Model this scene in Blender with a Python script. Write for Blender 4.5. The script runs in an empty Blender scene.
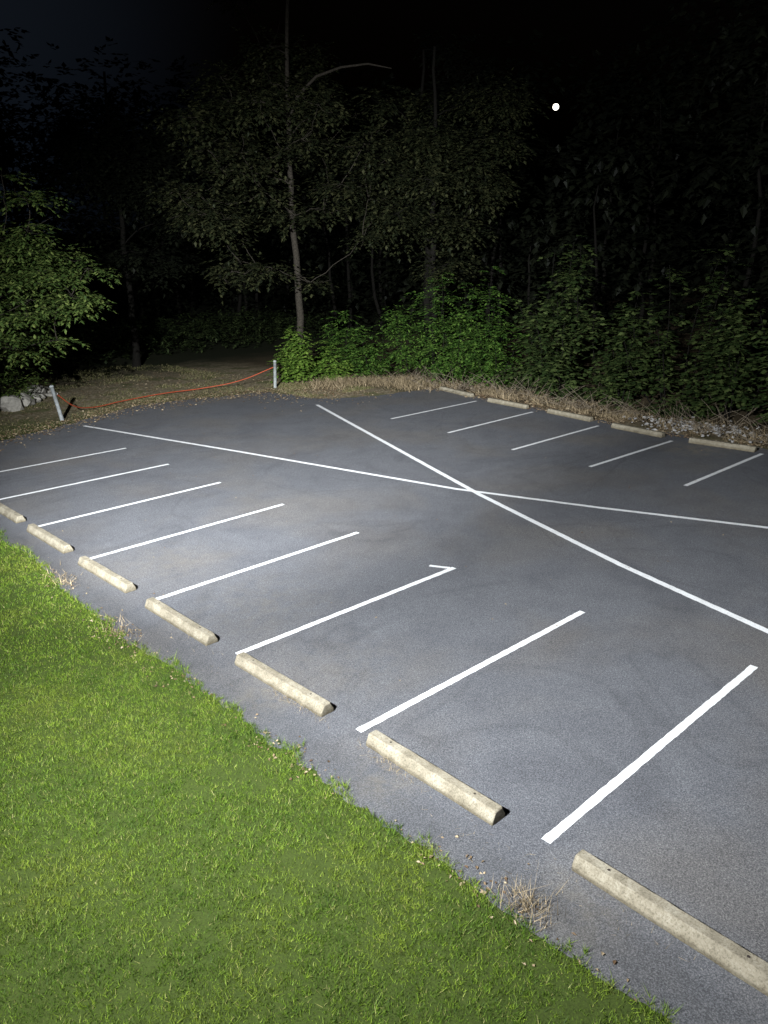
import bpy, bmesh, math, random
import numpy as np
from mathutils import Vector, Matrix, noise
random.seed(7); rng=np.random.default_rng(7)
sc=bpy.context.scene
sc.view_settings.view_transform='Standard'; sc.view_settings.look='None'; sc.view_settings.exposure=0
col=sc.collection

# ---------------------------------------------------------------- helpers
def mesh_obj(name,verts,faces,mat=None,parent=None,smooth=False):
    v=np.asarray(verts,dtype=np.float32); f=np.asarray(faces,dtype=np.int32)
    me=bpy.data.meshes.new(name)
    me.vertices.add(len(v)); me.vertices.foreach_set('co',v.ravel())
    M,k=f.shape
    me.loops.add(M*k); me.loops.foreach_set('vertex_index',f.ravel())
    me.polygons.add(M)
    me.polygons.foreach_set('loop_start',np.arange(0,M*k,k,dtype=np.int32))
    me.polygons.foreach_set('loop_total',np.full(M,k,dtype=np.int32))
    me.polygons.foreach_set('use_smooth',np.full(M,smooth))
    me.update(calc_edges=True); me.validate()
    o=bpy.data.objects.new(name,me); col.objects.link(o)
    if mat: me.materials.append(mat)
    if parent: o.parent=parent
    return o
def empty(name,loc=(0,0,0)):
    e=bpy.data.objects.new(name,None); e.empty_display_size=.2; col.objects.link(e); e.location=loc; return e
class NT:
    def __init__(s,name):
        s.m=bpy.data.materials.new(name); s.m.use_nodes=True; s.t=s.m.node_tree; s.n=s.t.nodes; s.l=s.t.links
        s.b=s.n['Principled BSDF']; s.out=s.n['Material Output']
        s.geo=s.n.new('ShaderNodeNewGeometry')
    def pos(s): return s.geo.outputs['Position']
    def noise(s,scale,detail=4,rough=.6,vec=None,dist=0):
        n=s.n.new('ShaderNodeTexNoise'); n.inputs['Scale'].default_value=scale; n.inputs['Detail'].default_value=detail
        n.inputs['Roughness'].default_value=rough; n.inputs['Distortion'].default_value=dist
        s.l.new(vec or s.pos(),n.inputs['Vector']); return n.outputs['Fac']
    def ramp(s,fac,stops):
        r=s.n.new('ShaderNodeValToRGB'); e=r.color_ramp.elements
        while len(e)<len(stops): e.new(.5)
        for i,(p,c) in enumerate(stops):
            e[i].position=p; e[i].color=(c,c,c,1) if not hasattr(c,'__len__') else (*c,1)
        s.l.new(fac,r.inputs[0]); return r.outputs[0]
    def mix(s,fac,a,b,mode='MIX'):
        m=s.n.new('ShaderNodeMix'); m.data_type='RGBA'; m.blend_type=mode
        for k,x in ((0,fac),(6,a),(7,b)):
            if hasattr(x,'is_linked') : s.l.new(x,m.inputs[k])
            elif k==0: m.inputs[0].default_value=x
            else: m.inputs[k].default_value=(*x,1)
        return m.outputs[2]
    def math(s,op,a,b=0):
        m=s.n.new('ShaderNodeMath'); m.operation=op
        for k,x in ((0,a),(1,b)):
            if hasattr(x,'is_linked'): s.l.new(x,m.inputs[k])
            else: m.inputs[k].default_value=x
        return m.outputs[0]
    def near(s,c,r):
        d=s.n.new('ShaderNodeVectorMath'); d.operation='DISTANCE'; s.l.new(s.pos(),d.inputs[0]); d.inputs[1].default_value=c
        return s.ramp(s.math('DIVIDE',d.outputs['Value'],r),[(0,1),(1,0)])
    def bump(s,h,strength=.3,dist=.01):
        b=s.n.new('ShaderNodeBump'); b.inputs['Strength'].default_value=strength; b.inputs['Distance'].default_value=dist
        s.l.new(h,b.inputs['Height']); s.l.new(b.outputs[0],s.b.inputs['Normal'])
    def color(s,c):
        if hasattr(c,'is_linked'): s.l.new(c,s.b.inputs['Base Color'])
        else: s.b.inputs['Base Color'].default_value=(*c,1)
    def rough(s,r,spec=.3):
        s.b.inputs['Roughness'].default_value=r; s.b.inputs['Specular IOR Level'].default_value=spec
    def sep(s):
        x=s.n.new('ShaderNodeSeparateXYZ'); s.l.new(s.pos(),x.inputs[0]); return x.outputs
    def translucent(s,c,f):
        tr=s.n.new('ShaderNodeBsdfTranslucent'); s.l.new(c,tr.inputs[0])
        ms=s.n.new('ShaderNodeMixShader'); ms.inputs[0].default_value=f
        s.l.new(s.b.outputs[0],ms.inputs[1]); s.l.new(tr.outputs[0],ms.inputs[2]); s.l.new(ms.outputs[0],s.out.inputs[0])

# ---------------------------------------------------------------- materials
def m_asphalt():
    t=NT('asphalt')
    big=t.noise(.30,4,.55,dist=.4); med=t.noise(1.6,5,.6); fine=t.noise(62,3,.8); sp=t.noise(110,2,.8)
    base=t.ramp(fine,[(.30,(.033,.034,.040)),(.5,(.083,.086,.096)),(.70,(.19,.195,.212))])
    base=t.mix(t.ramp(sp,[(.58,0),(.70,.6)]),base,(.31,.31,.325))
    tan=t.ramp(big,[(.46,0),(.64,.7)])
    c=t.mix(tan,base,t.mix(1,base,(1.14,1.04,.90),'MULTIPLY'))
    c=t.mix(t.ramp(med,[(.33,.5),(.56,0)]),c,t.mix(1,c,(.76,.76,.77),'MULTIPLY'))
    c=t.mix(t.ramp(t.noise(.7,4,.6),[(.50,0),(.68,.35)]),c,t.mix(1,c,(1.2,1.19,1.17),'MULTIPLY'))
    c=t.mix(t.ramp(t.noise(.45,3,.6,dist=.8),[(.36,.4),(.50,0)]),c,t.mix(1,c,(.74,.74,.76),'MULTIPLY'))
    dn=t.noise(.16,3,.5,dist=1.5)
    c=t.mix(t.ramp(dn,[(.487,0),(.5,.45),(.513,0)]),c,t.mix(1,c,(.70,.70,.70),'MULTIPLY'))
    rag=t.ramp(t.noise(3.5,5,.75),[(.40,0),(.60,1)])
    for cc,r,a in (((16.3,6.6,0),1.3,1.1),((15.2,9.2,0),1.0,.5),((1.2,9.6,0),1.6,.35),((1.3,6.7,0),1.7,.4),((.9,4.2,0),1.3,.3),((-.45,4.2,0),.6,.7),((-.45,1.8,0),.6,.7),((-.4,-.6,0),.7,.5)):
        c=t.mix(t.math('MULTIPLY',t.math('MULTIPLY',t.near(cc,r),a),rag),c,t.mix(.5,c,(.20,.17,.12)))
    x,y,z=t.sep()
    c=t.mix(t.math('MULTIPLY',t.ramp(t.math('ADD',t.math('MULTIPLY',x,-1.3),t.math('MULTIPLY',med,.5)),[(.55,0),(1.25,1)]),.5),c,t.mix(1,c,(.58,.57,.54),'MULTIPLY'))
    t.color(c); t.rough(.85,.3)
    t.bump(t.noise(80,3,.8),.9,.009); return t.m
def m_paint():
    t=NT('road_paint'); f=t.noise(60,3,.8); g=t.noise(3,4,.7)
    c=t.ramp(f,[(.30,(.22,.22,.22)),(.41,(.64,.65,.66)),(.7,(.79,.80,.81))])
    c=t.mix(t.ramp(g,[(.42,0),(.75,.45)]),c,(.42,.42,.40))
    t.color(c); t.rough(.7,.3); t.bump(t.noise(85,3,.8),.35,.005); return t.m
def m_concrete():
    t=NT('weathered_concrete'); f=t.noise(50,4,.75); g=t.noise(5,5,.7)
    c=t.ramp(g,[(.3,(.145,.128,.094)),(.5,(.225,.20,.150)),(.7,(.31,.285,.225))])
    c=t.mix(t.ramp(f,[(.38,.75),(.52,0)]),c,t.mix(1,c,(.5,.48,.45),'MULTIPLY'))
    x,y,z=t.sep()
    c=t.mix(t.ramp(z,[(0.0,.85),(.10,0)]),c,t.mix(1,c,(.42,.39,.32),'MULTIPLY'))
    t.color(c); t.rough(.9,.2); t.bump(f,.7,.008); return t.m
def m_ground():
    t=NT('ground_soil_and_turf'); x,y,z=t.sep()
    w=t.noise(.8,4,.6); w2=t.noise(6,5,.7); fine=t.noise(55,4,.8)
    xx=t.math('ADD',x,t.math('MULTIPLY',t.math('SUBTRACT',w,.5),3.0))
    yy=t.math('ADD',y,t.math('MULTIPLY',t.math('SUBTRACT',w,.5),5.0))
    lawn=t.mix(w2,(.028,.045,.009),(.058,.084,.015))
    lawn=t.mix(t.ramp(fine,[(.4,.6),(.6,0)]),lawn,(.018,.019,.008))
    litter=t.ramp(t.noise(16,5,.8),[(.3,(.022,.018,.011)),(.5,(.08,.06,.036)),(.68,(.18,.145,.09))])
    dry=t.ramp(t.noise(5,6,.88),[(.36,(.07,.055,.032)),(.5,(.20,.165,.105)),(.63,(.42,.36,.26))])
    dry=t.mix(t.ramp(w,[(.50,0),(.62,.7)]),dry,(.080,.098,.030))
    c=t.mix(t.ramp(t.math('MULTIPLY',t.math('SUBTRACT',yy,24),.3),[(0,0),(1,1)]),lawn,dry)
    c=t.mix(t.ramp(t.math('MULTIPLY',t.math('SUBTRACT',xx,12),.5),[(0,0),(1,1)]),c,t.mix(t.ramp(t.math('MULTIPLY',t.math('SUBTRACT',xx,17),.5),[(0,0),(1,1)]),dry,litter))
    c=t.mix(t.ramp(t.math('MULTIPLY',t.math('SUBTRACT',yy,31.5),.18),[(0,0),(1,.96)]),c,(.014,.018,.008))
    t.color(c); t.rough(.95,.1); t.bump(w2,.6,.04); return t.m
def m_leaf(name,lo,mid,hi,scale=1.2,trans=.25):
    t=NT(name); r=t.geo.outputs['Random Per Island']; n=t.noise(scale,3,.5)
    f=t.math('ADD',t.math('MULTIPLY',r,.6),t.math('MULTIPLY',n,.4))
    c=t.ramp(f,[(.2,lo),(.5,mid),(.8,hi)])
    t.color(c); t.rough(.6,.2)
    if trans: t.translucent(c,trans)
    return t.m
def m_grass():
    t=NT('lawn_grass'); r=t.geo.outputs['Random Per Island']; n=t.noise(1.3,5,.7); n2=t.noise(.6,4,.65); n3=t.noise(11,4,.75)
    f=t.math('ADD',t.math('MULTIPLY',r,.45),t.math('MULTIPLY',n3,.55))
    c=t.ramp(f,[(.26,(.036,.068,.008)),(.48,(.098,.168,.015)),(.72,(.21,.295,.030))])
    c=t.mix(t.ramp(n,[(.38,1),(.56,0)]),c,t.mix(1,c,(.50,.60,.60),'MULTIPLY'))
    c=t.mix(t.ramp(n2,[(.50,0),(.64,.4)]),c,(.205,.235,.032))
    c=t.mix(t.ramp(t.noise(2.6,4,.7),[(.62,0),(.72,.5)]),c,(.14,.12,.05))
    c=t.mix(t.ramp(r,[(.93,0),(.95,.65)]),c,(.30,.25,.12))
    t.color(c); t.rough(.6,.2); t.translucent(c,.2); return t.m
def m_bark(name,a,b):
    t=NT(name); n=t.noise(14,5,.7); t.color(t.ramp(n,[(.35,a),(.65,b)])); t.rough(.9,.15); t.bump(n,.7,.03); return t.m
def m_simple(name,c,r=.6,n=25,amt=.25,metal=0):
    t=NT(name); k=t.noise(n,4,.7); t.color(t.mix(t.ramp(k,[(.35,amt*2),(.6,0)]),c,tuple(x*.55 for x in c))); t.rough(r,.35); t.b.inputs['Metallic'].default_value=metal; return t.m
ASPH=m_asphalt(); PAINT=m_paint(); CONC=m_concrete(); GROUND=m_ground(); GRASS=m_grass()
L_SUMAC=m_leaf('sumac_leaves',(.025,.062,.012),(.062,.132,.022),(.14,.24,.045))
L_BUSH=m_leaf('bush_leaves',(.05,.10,.015),(.11,.20,.03),(.22,.32,.06))
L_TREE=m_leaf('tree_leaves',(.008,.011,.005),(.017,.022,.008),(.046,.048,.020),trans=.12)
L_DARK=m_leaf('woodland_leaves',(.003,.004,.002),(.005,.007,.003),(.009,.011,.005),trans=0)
L_LEFT=m_leaf('pale_tree_leaves',(.035,.065,.016),(.080,.13,.032),(.18,.23,.062))
L_DRY=m_leaf('dry_leaves',(.08,.05,.028),(.17,.12,.07),(.32,.26,.17),3,0)
STRAW=m_leaf('straw',(.08,.06,.035),(.20,.155,.09),(.42,.33,.21),3,0)
BARK=m_bark('bark',(.015,.013,.010),(.048,.041,.032)); BARKD=m_bark('bark_dark',(.004,.0035,.003),(.009,.008,.006))

# ---------------------------------------------------------------- terrain
def hz(x,y):
    dx=np.maximum(0,np.maximum(x-23,-30-x)); dy=np.maximum(0,np.maximum(y-36,-40-y))
    d=np.hypot(dx,dy); return .05*d*np.minimum(1,d/12)
xs=np.concatenate([np.linspace(-160,-30,30),np.linspace(-28,60,89),np.linspace(63,320,45)])
ys=np.concatenate([np.linspace(-160,-30,30),np.linspace(-28,70,99),np.linspace(73,320,45)])
X,Y=np.meshgrid(xs,ys); Z=hz(X,Y)
nx,ny=len(xs),len(ys)
idx=np.arange(nx*ny).reshape(ny,nx)
F=np.stack([idx[:-1,:-1],idx[:-1,1:],idx[1:,1:],idx[1:,:-1]],-1).reshape(-1,4)
mesh_obj('ground',np.stack([X,Y,Z],-1).reshape(-1,3),F,GROUND,smooth=True)

def edge_x(y):
    e=-.93+.14*noise.noise(Vector((y*.8,3,0)))+.09*noise.noise(Vector((y*3.5,9,0)))+.05*noise.noise(Vector((y*9,2,0)))
    return e+.2*min(1,max(0,(y-9.5)/2))
out=[(edge_x(y),y) for y in np.arange(-16,22.4,.06)]
def seg(a,b,n,amp=.08):
    r=[]
    for i in range(n):
        t=i/n; x=a[0]+(b[0]-a[0])*t; y=a[1]+(b[1]-a[1])*t
        r.append((x+amp*noise.noise(Vector((x*2,y*2,1))),y+amp*noise.noise(Vector((x*2,y*2,7)))))
    return r
pts=[(-.6,22.4),(2.47,23.4),(5.3,24.4),(8.2,25.8),(10.3,25.8),(13.9,24.5),(14.2,21.6),(16.3,20.3),(19.3,19.9),(18.75,16.5),(18.3,12.5),(17.8,9.5),(17.6,5),(17.6,-16)]
for a,b in zip(pts,pts[1:]): out+=seg(a,b,max(3,int(math.dist(a,b)/.15)),.3)
bm=bmesh.new(); f=bm.faces.new([bm.verts.new((x,y,.004)) for x,y in out]); bmesh.ops.triangulate(bm,faces=[f])
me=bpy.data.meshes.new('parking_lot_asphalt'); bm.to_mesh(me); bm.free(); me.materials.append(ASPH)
o=bpy.data.objects.new('parking_lot_asphalt',me); col.objects.link(o)
if me.polygons[0].normal.z<0: me.flip_normals()

V=[];Fc=[]
def stripe(pl,w=.10,z=.008):
    P=[np.array(p,float) for p in pl]
    Q=[]
    for a,b in zip(P,P[1:]):
        n=max(2,int(np.linalg.norm(b-a)/.07))
        for i in range(n): Q.append(a+(b-a)*i/n)
    Q.append(P[-1]); Q=np.array(Q); T=np.gradient(Q,axis=0); T/=np.linalg.norm(T,axis=1)[:,None]; N=np.stack([-T[:,1],T[:,0]],1)
    b=len(V)
    for q,n_ in zip(Q,N):
        wl=w/2+random.uniform(-.005,.005); wr=w/2+random.uniform(-.005,.005)
        V.append((*(q+n_*wl),z)); V.append((*(q-n_*wr),z))
    for i in range(len(Q)-1):
        k=b+2*i; Fc.append((k,k+1,k+3,k+2))
st=[(.03,.0),(-.04,2.74),(-.02,5.48),(-.08,8.14),(-.10,10.85),(-.10,13.60),(-.04,16.40),(0,19.2)]
en=[(4.93,.04),(4.76,2.72),(4.70,5.46),(4.74,8.22),(4.82,10.98),(4.80,13.72),(4.80,16.46),(4.86,19.25)]
for i in range(-3,8):
    if i>=0: stripe([st[i],en[i]],.105)
    else: stripe([(0,i*2.74),(4.8,i*2.74)],.105)
stripe([(4.63,5.51),(4.45,5.86)],.08)
right=[((13.43,16.39),(18.05,16.42)),((13.1,13.36),(17.7,13.45)),((12.66,10.4),(17.2,10.4)),((12.55,7.68),(16.8,7.58)),((12.58,4.99),(17.0,4.98)),((12.6,2.25),(17,2.25)),((12.6,-.5),(17,-.5))]
for a,b in right: stripe([a,b],.11)
A=[(5.38,23.62),(7.02,16.2),(8.53,8.91),(9.65,5.52),(10.86,2.29),(12.6,-2.4)]
B=[(13.38,20.55),(8.56,8.14),(6.95,3.37),(6.12,.34),(5.0,-4)]
stripe(A,.125); stripe(B,.135,.0115)
mo=mesh_obj('painted_parking_lines',V,Fc,PAINT)

# ---------------------------------------------------------------- wheel stops
HOLE=m_simple('rebar_hole',(.03,.022,.018),.9)
def wheel_stop(cx,cy,ang,L=1.95,seed=0):
    r=random.Random(seed)
    prof=[(-.11,0),(-.11,.05),(-.095,.07),(-.056,.15),(.056,.15),(.095,.07),(.11,.05),(.11,0)]; m=len(prof)
    bm=bmesh.new(); rings=[]
    ts=[-.5,-.493]+list(np.linspace(-.44,.44,15))+[.493,.5]
    for t in ts:
        e=1-.10*max(0,(abs(t)-.493)/.007) if abs(t)>.493 else 1
        rings.append([bm.verts.new((x*e+r.uniform(-.003,.003),t*L,z*e+ (r.uniform(-.003,.003) if z>0 else 0))) for x,z in prof])
    for a,b in zip(rings,rings[1:]):
        for i in range(m): bm.faces.new((a[i],a[(i+1)%m],b[(i+1)%m],b[i]))
    bm.faces.new(rings[0][::-1]); bm.faces.new(rings[-1])
    for ty in (-.33,.33):
        vs=[bm.verts.new((.014*math.cos(a),ty*L+.014*math.sin(a),.1555)) for a in np.linspace(0,2*math.pi,12,endpoint=False)]
        f=bm.faces.new(vs); f.material_index=1
    bmesh.ops.recalc_face_normals(bm,faces=bm.faces[:])
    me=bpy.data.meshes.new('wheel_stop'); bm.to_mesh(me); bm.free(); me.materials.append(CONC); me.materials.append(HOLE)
    o=bpy.data.objects.new('concrete_wheel_stop',me); col.objects.link(o); o.location=(cx,cy,.005); o.rotation_euler=(0,0,ang)
    bv=o.modifiers.new('b','BEVEL'); bv.width=.006; bv.segments=2; bv.limit_method='ANGLE'; bv.angle_limit=.4
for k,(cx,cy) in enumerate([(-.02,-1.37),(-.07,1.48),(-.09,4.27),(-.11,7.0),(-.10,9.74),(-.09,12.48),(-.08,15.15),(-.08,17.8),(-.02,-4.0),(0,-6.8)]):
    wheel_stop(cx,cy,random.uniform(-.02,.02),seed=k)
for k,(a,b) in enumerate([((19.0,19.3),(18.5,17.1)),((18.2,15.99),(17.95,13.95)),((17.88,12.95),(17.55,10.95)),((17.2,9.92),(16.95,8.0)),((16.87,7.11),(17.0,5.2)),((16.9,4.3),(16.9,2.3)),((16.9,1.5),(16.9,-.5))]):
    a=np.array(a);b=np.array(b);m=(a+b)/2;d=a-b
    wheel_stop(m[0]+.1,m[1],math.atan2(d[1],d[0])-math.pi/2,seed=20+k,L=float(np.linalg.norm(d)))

# ---------------------------------------------------------------- grass blades
def blades(P,h,w,lean=.5):
    n=len(P); a=rng.uniform(0,2*np.pi,n); l=rng.uniform(0,lean,n)*h; la=rng.uniform(0,2*np.pi,n)
    s=np.stack([np.cos(a),np.sin(a),np.zeros(n)],1)*(w/2)[:,None]
    tip=P+np.stack([np.cos(la)*l,np.sin(la)*l,h],1)
    v=np.stack([P-s,P+s,tip],1).reshape(-1,3); f=np.arange(3*n).reshape(n,3); return v,f
def vn(P,sc_,seed):
    return np.array([noise.noise(Vector((p[0]*sc_,p[1]*sc_,seed))) for p in P])
def lawn_pts(n,x0,x1,y0,y1):
    return np.stack([rng.uniform(x0,x1,n),rng.uniform(y0,y1,n),np.zeros(n)],1)
P=np.concatenate([lawn_pts(270000,-5.2,-.6,-3.5,7),lawn_pts(100000,-5.2,-.45,7,15),lawn_pts(30000,-9,-5.2,-4,15),lawn_pts(50000,-8,-.4,15,24)])
ex=np.array([edge_x(y) for y in np.arange(-16,30,.05)])
exv=ex[((P[:,1]+16)/.05).astype(int)]
nn=vn(P,2.2,4.); n5=vn(P,11,2.)
keep=(P[:,0]<exv+.06+.14*nn+.10*n5)
bare=vn(P,1.1,11.)+.5*vn(P,5,1.)
keep&=~((bare>.38)&(rng.random(len(P))<.75))
keep&=~((n5<-.2)&(rng.random(len(P))<.4))
P=P[keep]; nn=nn[keep]; n5=n5[keep]; exk=exv[keep]
h=rng.uniform(.018,.042,len(P))*(1+.5*nn+1.0*np.maximum(-.45,n5)); near=(exk-P[:,0])<.10
h[near]*=rng.uniform(.8,2.2,near.sum()); w=rng.uniform(.004,.0085,len(P)); w[P[:,1]>7]*=1.5
v,f=blades(P,h,w,1.4); mesh_obj('lawn_grass',v,f,GRASS)
def far_edge(x): return np.interp(x,[-.6,2.47,5.3,8.2,10.3,13.9],[22.4,23.4,24.4,25.8,25.8,24.5])
P=np.concatenate([np.stack([rng.uniform(-2,15.5,50000),rng.uniform(22.5,38,50000),np.zeros(50000)],1),
                  np.stack([rng.uniform(13.6,17.5,18000),rng.uniform(20,26,18000),np.zeros(18000)],1)])
k=(P[:,1]>far_edge(P[:,0])+.05+.3*vn(P,1.5,2.))|(P[:,0]>14.2)&(P[:,1]>21.8)
k&=vn(P,.5,5.)+.15*rng.standard_normal(len(P))>.08
P=P[k]; hh=rng.uniform(.03,.10,len(P)); v,f=blades(P,hh,rng.uniform(.01,.02,len(P)),1.5)
GR2=m_leaf('verge_grass',(.06,.07,.02),(.12,.12,.045),(.26,.22,.12),.8,0); mesh_obj('verge_grass',v,f,GR2)

# ---------------------------------------------------------------- foliage helpers
def leaf_quads(b,a,s,l,w,fold=.2):
    n=np.cross(a,s); m=b+a*(l*.45)[:,None]
    v=np.stack([b,m+s*(w/2)[:,None]+n*(w*fold)[:,None],b+a*l[:,None]-np.array([0,0,1])*(l*.15)[:,None],m-s*(w/2)[:,None]+n*(w*fold)[:,None]],1)
    return v.reshape(-1,3)
def unit(v): return v/np.maximum(1e-6,np.linalg.norm(v,axis=-1,keepdims=True))
def fronds(base,dirs,length,pairs,ll,lw,droop=.35,jit=.15):
    n=len(base); dirs=unit(dirs); up=np.array([0,0,1.])
    side=unit(np.cross(dirs,up)+1e-4); out=[]
    for k in range(1,pairs+1):
        t=k/pairs; c=base+dirs*(length*t)[:,None]-up*(length*droop*t*t)[:,None]
        for sg in (-1,1):
            a=unit(dirs*.55+side*sg+rng.normal(0,jit,(n,3))-up*.15)
            s=unit(np.cross(a,up)+rng.normal(0,jit*1.5,(n,3)))
            taper=.65+.35*math.sin(math.pi*min(1,t*.9))
            out.append(leaf_quads(c,a,s,ll*taper*rng.uniform(.8,1.2,n),lw*taper*rng.uniform(.8,1.2,n)))
    c=base+dirs*length[:,None]-up*(length*droop)[:,None]
    s=unit(side+rng.normal(0,jit,(n,3))); out.append(leaf_quads(c,unit(dirs-up*.4),s,ll*np.ones(n),lw*np.ones(n)))
    return np.concatenate(out)
def tube(pts,rad,seg=7):
    pts=np.array(pts,float); T=unit(np.gradient(pts,axis=0)); ref=np.array([1,0.3,.1]); 
    S=unit(np.cross(T,ref)); U=np.cross(T,S); a=np.linspace(0,2*np.pi,seg,endpoint=False)
    v=(pts[:,None]+np.array(rad)[:,None,None]*(np.cos(a)[None,:,None]*S[:,None]+np.sin(a)[None,:,None]*U[:,None])).reshape(-1,3)
    f=[]
    for i in range(len(pts)-1):
        for j in range(seg): f.append((i*seg+j,i*seg+(j+1)%seg,(i+1)*seg+(j+1)%seg,(i+1)*seg+j))
    return v,np.array(f)
def join(parts):
    vs=[];fs=[];o=0
    for v,f in parts: vs.append(v); fs.append(f+o); o+=len(v)
    return np.concatenate(vs),np.concatenate(fs)
def limb(a,b,r0,r1,n=7,sag=.1,wob=.12):
    a=np.array(a,float);b=np.array(b,float); L=np.linalg.norm(b-a); P=[]
    off=rng.normal(0,wob,(3,))
    for i in range(n):
        t=i/(n-1); p=a+(b-a)*t+off*L*math.sin(math.pi*t)*.6+np.array([0,0,-sag*L*math.sin(math.pi*t)])+rng.normal(0,.012*L,3)*(0<i<n-1)
        P.append(p)
    return tube(P,np.linspace(r0,r1,n),6)
def leaves_obj(name,V,mat,parent):
    n=len(V)//4; return mesh_obj(name,V,np.arange(4*n).reshape(n,4),mat,parent)
def tree(name,trunk_pts,r0,r1,clumps,mat,bark,nf=55,ll=.13,lw=.07,fl=.55,pairs=4,flat=.5,from_h=.35,extra=None):
    root=empty(name,tuple(trunk_pts[0])); o=np.array(trunk_pts[0],float)
    tp=np.array(trunk_pts,float); n=len(tp); t=np.linspace(0,1,n); tt=np.linspace(0,1,18)
    path=np.stack([np.interp(tt,t,tp[:,i]) for i in range(3)],1)-o
    path[1:-1]+=rng.normal(0,.04,(16,3))
    rad=r1+(r0-r1)*(1-tt)**1.1; rad[0]*=1.35; rad[1]*=1.08
    parts=[tube(path,rad,10)]; LV=[]
    nodes=[p for p in path[int(from_h*17):]]; nrad=[r for r in rad[int(from_h*17):]]
    order=sorted(clumps,key=lambda q:np.linalg.norm((np.array(q[0])-o-path[10])[:2]))
    for (c,R) in order:
        c=np.array(c,float)-o
        dd=[np.linalg.norm(c-q)+max(0,q[2]-c[2]+.3)*2.5 for q in nodes]; i=int(np.argmin(dd))
        parts.append(limb(nodes[i],c,min(.05,max(.018,nrad[i]*.35)),.012,8,-.04))
        nodes+= [c]; nrad+=[.03]
        for _ in range(4):
            e=c+rng.normal(0,.5,3)*R*np.array([1,1,.5]); parts.append(limb(c,e,.010,.004,4))
        m=int(nf*R*R/1.2); d=unit(rng.normal(0,1,(m,3))); rr=R*rng.uniform(.05,1,m)**.7
        b=c+d*rr[:,None]*np.array([1,1,flat])
        dd=unit(d*np.array([1,1,.3])+rng.normal(0,.5,(m,3))*np.array([1,1,.4]))
        LV.append(fronds(b,dd,fl*rng.uniform(.6,1.2,m),pairs,ll,lw))
    if extra:
        for pl,ra in extra: parts.append(tube(np.array(pl,float)-o,ra,8))
    v,f=join(parts); mesh_obj('trunk_and_limbs',v,f,bark,root,True)
    leaves_obj('foliage',np.concatenate(LV),mat,root); return root
def ell(n,c,r,Rr,hole=.3):
    o=[]
    for _ in range(n):
        d=unit(rng.normal(0,1,3)); p=np.array(c)+d*np.array(r)*rng.uniform(hole,1); o.append((p,rng.uniform(*Rr)))
    return o
def shrub(name,x,y,r,h,n,mat=None,ll=.17,lw=.065,fl=.6,pairs=6,stems=6):
    root=empty(name,(x,y,float(hz(np.array(x),np.array(y))))); parts=[]; LV=[]
    K=max(4,int(r*r*2.4))
    for k in range(K):
        a=rng.uniform(0,2*np.pi); q=r*math.sqrt(rng.random()); hh=h*rng.uniform(.45,1.0)*(1-.35*(q/r)**2)
        t=np.array([q*math.cos(a),q*math.sin(a),hh]); b=t*np.array([.35,.35,0])
        parts.append(limb(b,t-np.array([0,0,.25]),.028,.01,6,0,.06))
        m=n//K; hz_=rng.uniform(.1,1,m)**.8; 
        ax=b+(t-b)*hz_[:,None]+rng.normal(0,.16,(m,3)); ax[:,2]=np.maximum(ax[:,2],.12)
        an=rng.uniform(0,2*np.pi,m); el=rng.uniform(-.15,.75,m)*hz_
        d=np.stack([np.cos(an),np.sin(an),el],1)
        LV.append(fronds(ax,d,fl*rng.uniform(.6,1.25,m),pairs,ll,lw,.4))
    v,f=join(parts); mesh_obj('stems',v,f,BARKD,root,True)
    leaves_obj('foliage',np.concatenate(LV),mat or L_SUMAC,root)

# central tall tree
cl=ell(30,(17.0,27.6,12),(4.6,4.6,5.5),(.7,1.6),.1)+ell(14,(14.0,27.4,8.2),(2.6,2.4,2.6),(.6,1.3))+ell(8,(14.8,27,5.0),(1.3,1.3,1.6),(.5,.9))+ell(10,(19.2,24.8,8.5),(2,2,2.6),(.7,1.3))+[((16.6,25.6,7.2),.8),((16.9,25.4,10.2),.9),((17.2,25.5,4.4),.7)]
tree('deciduous_tree',[(17.5,26.8,0),(17.45,26.75,4),(17.3,26.8,8),(17.35,26.7,12),(17.6,26.5,17.5)],.19,.07,cl,L_TREE,BARK,nf=75,ll=.21,lw=.13,fl=.6,pairs=3,
  extra=[([(17.3,26.7,11),(17.5,26.2,12.0),(18.0,25.5,12.7),(18.7,24.7,13.0),(19.5,23.9,13.1),(20.2,23.2,12.9)],[.075,.07,.06,.05,.04,.02])])
cl=ell(36,(22.5,22.5,9.8),(3.6,3.6,5.0),(.8,1.6),.1)
tree('deciduous_tree',[(23.5,24,0),(23.3,23.8,5),(23,23.4,9),(22.6,23,14)],.2,.06,cl,L_TREE,BARKD,nf=75,ll=.21,lw=.13,fl=.6,pairs=3)
cl=ell(32,(26,27,10),(4.5,4.5,6),(1.2,1.9),.1)
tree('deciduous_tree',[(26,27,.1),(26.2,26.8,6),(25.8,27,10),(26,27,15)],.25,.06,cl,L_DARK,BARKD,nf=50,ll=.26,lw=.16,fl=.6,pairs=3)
cl=ell(30,(14,36,9),(3.8,3.6,5),(1.2,1.9),.1)
tree('deciduous_tree',[(14,37,0),(14,36.8,5),(13.8,36.5,10),(13.6,36,14)],.18,.06,cl,L_DARK,BARKD,nf=50,ll=.26,lw=.16,fl=.6,pairs=3)
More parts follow.
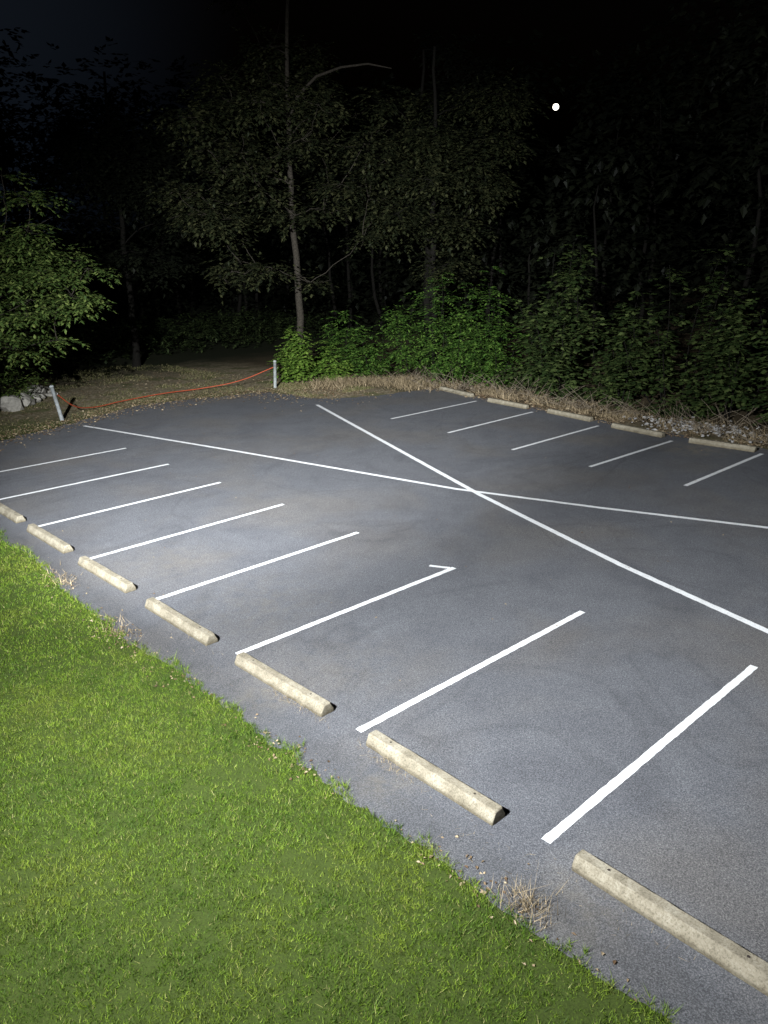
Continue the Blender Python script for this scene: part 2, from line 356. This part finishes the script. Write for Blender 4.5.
# left pale-leaved tree
cl=ell(30,(4.4,26.6,5.9),(2.9,2.7,3.6),(.5,1.1),.15)+ell(14,(5.7,25.8,4.6),(1.9,1.5,2.2),(.5,1.0))+ell(9,(3.5,28.5,3),(2.5,2.5,1.5),(.5,.9))
tree('deciduous_tree',[(3.6,27.6,0),(3.7,27.5,2),(3.9,27.2,4.5),(4.1,27,9)],.16,.04,cl,L_LEFT,BARK,nf=72,ll=.20,lw=.10,fl=.65,pairs=4,flat=.16,from_h=.2)
# shrubs
shrub('leafy_shrub',16.9,25.9,1.5,2.9,440,L_BUSH,ll=.20,lw=.13,fl=.4,pairs=3)
shrub('leafy_shrub',17.9,25.0,1.1,1.9,200,L_BUSH,ll=.20,lw=.13,fl=.4,pairs=3)
shrub('leafy_shrub',5.0,30.0,1.6,2.6,320,L_LEFT,ll=.15,lw=.08,fl=.45,pairs=4)
shrub('leafy_shrub',2.6,30.0,2.2,3.2,340,L_LEFT,ll=.15,lw=.08,fl=.45,pairs=4)
for x,y,r,h,n in [(19.0,25.6,1.4,3.8,200),(19.6,24.2,1.3,3.4,180),(20.8,23.0,1.7,5.2,280),(21.8,21.2,1.7,5.6,290),(22.4,19.2,1.8,5.2,280),(21.3,18.2,1.2,2.8,150),(20.6,21.0,1.0,2.2,100)]:
    shrub('sumac_shrub',x,y,r,h,n,ll=.22,lw=.09,fl=.8)
L_VINE=m_leaf('broad_leaves',(.014,.027,.008),(.034,.056,.015),(.09,.12,.038))
for x,y,r,h,n in [(22.3,15.8,1.9,6.4,340),(22.2,13.0,1.8,5.4,330),(21.9,10.4,2.0,6.4,350),(21.2,7.9,1.7,4.8,300),(20.8,5.6,1.9,5.4,320),(20.6,2.8,2,4.8,280),(20.6,0,2,4.5,220),(24.5,17.5,2.2,6.8,260),(21.1,16.4,1.0,2.2,120),(20.8,14.2,1.0,2.6,120),(20.6,11.8,.9,1.9,100),(20.2,9.2,.9,1.6,90)]:
    shrub('broadleaf_shrub',x,y,r,h,n,L_VINE,ll=.26,lw=.18,fl=.6,pairs=3)
# woodland mass behind
V_=[];Pp=[]
mdir=np.array([243.2,175.6,45.4]); mdir/=np.linalg.norm(mdir); Cc=np.array([-5.44,-3.69,5.58])
for k in range(84):
    if k<50: x=27.5+rng.uniform(0,14); y=-12+k*1.25+rng.uniform(-2,2)
    else: x=-12+(k-50)*1.3+rng.uniform(-1,1); y=48+rng.uniform(0,9)
    z0=float(hz(np.array(x),np.array(y))); H=rng.uniform(11,18)
    hdist=abs((x-Cc[0])*mdir[1]-(y-Cc[1])*mdir[0])/math.hypot(mdir[0],mdir[1])
    if hdist<1.0: H=min(H,8)
    Pp.append(limb((x,y,z0-.2),(x+rng.uniform(-1,1),y+rng.uniform(-1,1),z0+H-2.5),.15,.03,8,0,.02))
    for j in range(18):
        c=np.array([x,y,z0+(rng.uniform(.3,H) if j<14 else H-rng.uniform(0,2.5))]); nfr=15; R=rng.uniform(1.2,2.2)
        d=unit(rng.normal(0,1,(nfr,3))); b=c+rng.normal(0,1.3,3)*np.array([1,1,.3])+d*R*np.array([1,1,.5]); b[:,2]=np.maximum(b[:,2],z0+.2)
        q=b-Cc; tq=q@mdir; off=np.linalg.norm(q-tq[:,None]*mdir,axis=1); b=b[off>1.6]; d=d[off>1.6]
        if len(b): V_.append(fronds(b,d,np.full(len(b),.8),2,.48,.32))
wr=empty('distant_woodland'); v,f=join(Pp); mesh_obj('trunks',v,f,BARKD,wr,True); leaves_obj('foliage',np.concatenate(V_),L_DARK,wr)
n=3500; b=np.stack([rng.uniform(0,30,n),rng.uniform(39,47,n),rng.uniform(.1,1.5,n)],1); b[:,2]+=hz(b[:,0],b[:,1])
L_UND=m_leaf('undergrowth_leaves',(.008,.014,.005),(.018,.028,.009),(.04,.055,.018),trans=0)
leaves_obj('undergrowth',fronds(b,rng.normal(0,1,(n,3))*np.array([1,1,.4])+np.array([0,0,.3]),np.full(n,.4),3,.25,.13),L_UND,None)

# ---------------------------------------------------------------- dry straw / litter
def straw(n,fx,hr=(.08,.3),w=(.006,.014),lean=1.4):
    P=fx(n); return blades(P,rng.uniform(*hr,len(P)),rng.uniform(*w,len(P)),lean)
def gx(pts,s):
    pts=np.array(pts)
    def g(n):
        i=rng.integers(0,len(pts),n); p=pts[i]+rng.normal(0,1,(n,2))*s; return np.concatenate([p,np.zeros((n,1))],1)
    return g
def bed(n):
    y=rng.uniform(-4,20.5,n); x=np.interp(y,[-4,5,9.5,12.5,16.5,20.5],[17.8,17.8,18.1,18.6,19.0,19.6])+np.abs(rng.normal(0,.9,n))+.1
    P=np.stack([x,y,np.zeros(n)],1); q=vn(P,1.1,6.)+.25*rng.standard_normal(n); return P[q>.05]
parts=[straw(11000,bed,(.05,.36),(.012,.026),2.2),straw(4200,gx([(17.6,23.6),(18.6,22.6),(19.5,21.6),(16.6,23.8),(18.9,20.6)],.5),(.08,.42),(.014,.028),2.0)]
v,f=join(parts); mesh_obj('dry_grass',v,f,STRAW)
tw=[]
for _ in range(380):
    y=rng.uniform(1,23); x=np.interp(y,[1,5,9.5,12.5,16.5,23],[18.0,18.0,18.4,18.9,19.3,18.6])+abs(rng.normal(0,.8)); a=rng.uniform(0,6.3); L=rng.uniform(.3,1.3)
    tw.append(limb((x,y,rng.uniform(.01,.15)),(x+L*math.cos(a),y+L*math.sin(a),rng.uniform(.03,.9)),.011,.004,5,0,.1))
v,f=join(tw); mesh_obj('fallen_twigs',v,f,m_bark('twig_bark',(.07,.055,.04),(.21,.175,.13)),None,True)
parts=[straw(260,gx([(-.78,-.38)],(.09,.15)),(.06,.20),(.004,.008),1.8),straw(300,gx([(-.9,7.4),(-.75,10.2)],(.12,.3)),(.04,.14),(.006,.012),2),
 straw(360,gx([(-.24,4.0),(-.24,1.9),(-.22,3.5),(-.22,2.1)],(.05,.25)),(.02,.08),(.003,.006),3),straw(200,gx([(-.3,-1),(-.25,6.4),(-.5,5.2),(-.4,.6)],(.12,.4)),(.01,.05),(.003,.006),4)]
v,f=join(parts); mesh_obj('dry_weeds',v,f,STRAW)
def litter(P,l,w,lift=.02):
    n=len(P); a=rng.uniform(0,2*np.pi,n); A_=np.stack([np.cos(a),np.sin(a),rng.normal(0,.25,n)],1); A_=unit(A_); S=unit(np.stack([-np.sin(a),np.cos(a),rng.normal(0,.35,n)],1))
    b=P.copy(); b[:,2]+=lift; return leaf_quads(b,A_,S,l,w,.15)
P1=bed(18000); P1[:,0]+=rng.uniform(-.9,.6,len(P1))
P2=np.stack([rng.uniform(0,17,2500),np.zeros(2500),np.zeros(2500)],1); P2[:,1]=far_edge(P2[:,0])+rng.normal(.2,.6,2500)
P3=gx([(16,22),(15,23)],(1.2,1))(900); P4=gx([(-1,7.3),(-.8,10.2),(-.95,7.5),(-1,5.6),(-.95,3),(-.9,0)],(.15,.5))(380)
P5=np.stack([rng.uniform(0,17,120),rng.uniform(2,23,120),np.zeros(120)],1)
P6=np.stack([rng.uniform(-2,16,2600),rng.uniform(24,34,2600),np.zeros(2600)],1)
PL=np.concatenate([P1,P2,P3,P6]); V1=litter(PL,rng.uniform(.05,.13,len(PL)),rng.uniform(.03,.08,len(PL)))
PS=np.concatenate([P4,P5]); V2=litter(PS,rng.uniform(.03,.06,len(PS)),rng.uniform(.02,.035,len(PS)),.015)
leaves_obj('fallen_leaves',np.concatenate([V1,V2]),L_DRY,None)

# ---------------------------------------------------------------- rocks
def rocks(name,items,mat):
    bm=bmesh.new()
    for (x,y,z,s) in items:
        r=bmesh.ops.create_icosphere(bm,subdivisions=2,radius=1,matrix=Matrix.Translation((0,0,0)))
        sx,sy,sz=s*random.uniform(.8,1.3),s*random.uniform(.7,1.1),s*random.uniform(.45,.8); o=random.uniform(0,99); rot=Matrix.Rotation(random.uniform(0,6),3,'Z')
        for v in r['verts']:
            k=1+.45*noise.noise(v.co*1.3+Vector((o,0,0))); c=Vector((v.co.x*sx*k,v.co.y*sy*k,v.co.z*sz*k)); v.co=rot@c+Vector((x,y,z))
    me=bpy.data.meshes.new(name); bm.to_mesh(me); bm.free(); me.materials.append(mat); o=bpy.data.objects.new(name,me); col.objects.link(o)
ROCK=m_simple('stone',(.36,.34,.30),.9,8,.4); RUB=m_simple('pale_rubble',(.34,.33,.32),.9,12,.4)
rocks('rock_pile',[(6.6,31.6,.18,.55),(5.9,30.2,.15,.4),(7.3,32.0,.12,.3),(5.4,29.4,.2,.45),(6.4,30.4,.1,.22),(4.7,29.0,.2,.5),(7.0,30.9,.08,.2)],ROCK)
rb=[(18.9+random.gauss(0,.5),7.6+random.gauss(0,1.1),random.uniform(0,.10),random.uniform(.02,.075)) for _ in range(320)]
rocks('rubble_pile',rb,RUB)

# ---------------------------------------------------------------- posts & rope
PVC=m_simple('pale_post_paint',(.30,.32,.32),.6,6,.45); ROPE=m_simple('orange_rope',(.32,.055,.02),.7,30,.2)
def post(x,y,h,lean,la):
    root=empty('bollard_post',(x,y,0)); root.rotation_euler=(lean*math.sin(la),lean*math.cos(la),0)
    r=.07; z=[-.1,0,h,h,h+.012,h+.03,h+.06,h+.07]; rr=[r,r,r,r*1.18,r*1.18,r*1.12,r*.7,.004]
    a=np.linspace(0,2*np.pi,16,endpoint=False); v=np.array([[q*math.cos(t),q*math.sin(t),zz] for zz,q in zip(z,rr) for t in a])
    f=[(i*16+j,i*16+(j+1)%16,(i+1)*16+(j+1)%16,(i+1)*16+j) for i in range(7) for j in range(16)]
    mesh_obj('post_body',v,f,PVC,root,True)
    hk=[(r+.05*math.sin(t*math.pi),0,h-.27+.05*math.cos(t*math.pi)) for t in np.linspace(0,1,8)]
    v,f=tube(hk,[.008]*8,6); mesh_obj('eye_hook',v,f,m_simple('steel',(.4,.4,.4),.4,20,.1,.8),root,True); return root
post(5.25,25.2,1.25,-.16,.6); post(14.75,25.25,1.15,.05,1)
cu=bpy.data.curves.new('orange_rope','CURVE'); cu.dimensions='3D'; cu.bevel_depth=.020; cu.bevel_resolution=2
sp=cu.splines.new('BEZIER'); rp=[(5.2,25.15,.95),(5.9,25.6,.40),(6.8,26.2,.14),(8.4,26.9,.09),(10.5,27.3,.09),(12.2,27.1,.11),(13.6,26.3,.35),(14.75,25.3,.9)]
sp.bezier_points.add(len(rp)-1)
for q,p in zip(sp.bezier_points,rp): q.co=p; q.handle_left_type=q.handle_right_type='AUTO'
o=bpy.data.objects.new('orange_rope',cu); col.objects.link(o); cu.materials.append(ROPE)

# ---------------------------------------------------------------- lamps
LP=Vector((-8.6,.6,8.4))
root=empty('floodlight_pole',(LP.x-.5,LP.y,0))
STEEL=m_simple('galvanised_steel',(.35,.36,.37),.5,10,.2,.6)
v,f=tube([(0,0,-.1),(0,0,3),(0,0,6),(0,0,LP.z+.1)],[.11,.10,.085,.07],14); mesh_obj('pole',v,f,STEEL,root,True)
v,f=tube([(0,-.7,LP.z+.05),(0,-.2,LP.z+.05),(0,.3,LP.z+.05),(0,.7,LP.z+.05)],[.035]*4,10); mesh_obj('crossbar',v,f,STEEL,root,True)
def emis(name,c,s):
    m=bpy.data.materials.new(name); m.use_nodes=True; n=m.node_tree.nodes; n['Principled BSDF'].inputs['Emission Color'].default_value=(*c,1); n['Principled BSDF'].inputs['Emission Strength'].default_value=s; return m
EM=emis('led_lens',(.9,.95,1),20)
def flood(dy,target,power,size,blend):
    pos=Vector((LP.x,LP.y+dy,LP.z)); d=(Vector(target)-pos).normalized()
    q=d.to_track_quat('-Z','Y')
    bm=bmesh.new(); bmesh.ops.create_cube(bm,size=1); 
    for v_ in bm.verts: v_.co=Vector((v_.co.x*(.36 if v_.co.z<0 else .26),v_.co.y*(.28 if v_.co.z<0 else .18),v_.co.z*.1))
    me=bpy.data.meshes.new('lamp_head'); bm.to_mesh(me); bm.free(); me.materials.append(STEEL)
    o=bpy.data.objects.new('lamp_head',me); col.objects.link(o); o.parent=root; o.location=pos-d*.12-Vector(root.location); o.rotation_mode='QUATERNION'; o.rotation_quaternion=q
    mesh_obj('lamp_lens',[(-.15,-.11,-.054),(.15,-.11,-.054),(.15,.11,-.054),(-.15,.11,-.054)],[(3,2,1,0)],EM,o)
    l=bpy.data.lights.new('floodlight','SPOT'); l.energy=power; l.spot_size=math.radians(size); l.spot_blend=blend; l.shadow_soft_size=.08; l.color=(.94,.975,1)
    lo=bpy.data.objects.new('floodlight_beam',l); col.objects.link(lo); lo.parent=root; lo.location=pos-Vector(root.location); lo.rotation_mode='QUATERNION'; lo.rotation_quaternion=q
flood(-.5,(3,3.5,0),13500,118,1)
flood(0,(11.5,8.5,0),25000,88,1)
flood(.5,(14.3,22,0),84000,54,1)

# moon
bm=bmesh.new(); bmesh.ops.create_uvsphere(bm,u_segments=24,v_segments=16,radius=1.0); me=bpy.data.meshes.new('moon'); bm.to_mesh(me); bm.free()
me.materials.append(emis('moon_glow',(1,.93,.8),5)); o=bpy.data.objects.new('moon',me); col.objects.link(o); o.location=(237.8,171.9,51.0)

# camera
p=[-5.4403,-3.6908,5.5784,0.8281,0.3167,-0.0206,790.18]
cx,cy,h_,a,pt,ro,fl=p
Fv=Vector((math.cos(pt)*math.cos(a),math.cos(pt)*math.sin(a),-math.sin(pt))); R=Vector((math.sin(a),-math.cos(a),0)); U=R.cross(Fv)
R2=R*math.cos(ro)+U*math.sin(ro); U2=-R*math.sin(ro)+U*math.cos(ro)
cd=bpy.data.cameras.new('camera'); cd.sensor_fit='VERTICAL'; cd.sensor_height=36; cd.lens=fl/1024*36; cd.clip_end=1500
co=bpy.data.objects.new('camera',cd); col.objects.link(co)
M=Matrix((R2,U2,-Fv)).transposed().to_4x4(); M.translation=Vector((cx,cy,h_)); co.matrix_world=M
sc.camera=co

# world: night sky with a very faint glow painted in for the lamp's haze
w=bpy.data.worlds.new('World'); sc.world=w; w.use_nodes=True; n=w.node_tree.nodes; L=w.node_tree.links; bg=n['Background']
sk=n.new('ShaderNodeTexSky'); sk.sky_type='NISHITA'; sk.sun_disc=False; sk.sun_elevation=math.radians(-4); sk.sun_rotation=math.radians(200)
L.new(sk.outputs[0],bg.inputs[0]); bg.inputs[1].default_value=.05
tc=n.new('ShaderNodeTexCoord'); vm=n.new('ShaderNodeVectorMath'); vm.operation='DOT_PRODUCT'
vm.inputs[1].default_value=Vector((.10,.95,.22)).normalized()[:]
L.new(tc.outputs['Generated'],vm.inputs[0])
cr=n.new('ShaderNodeValToRGB'); e=cr.color_ramp.elements; e[0].position=.88; e[0].color=(0,0,0,1); e[1].position=1; e[1].color=(.0045,.0065,.010,1); cr.color_ramp.interpolation='EASE'
L.new(vm.outputs['Value'],cr.inputs[0])
b2=n.new('ShaderNodeBackground'); L.new(cr.outputs[0],b2.inputs[0]); ad=n.new('ShaderNodeAddShader')
L.new(bg.outputs[0],ad.inputs[0]); L.new(b2.outputs[0],ad.inputs[1]); L.new(ad.outputs[0],n['World Output'].inputs[0])
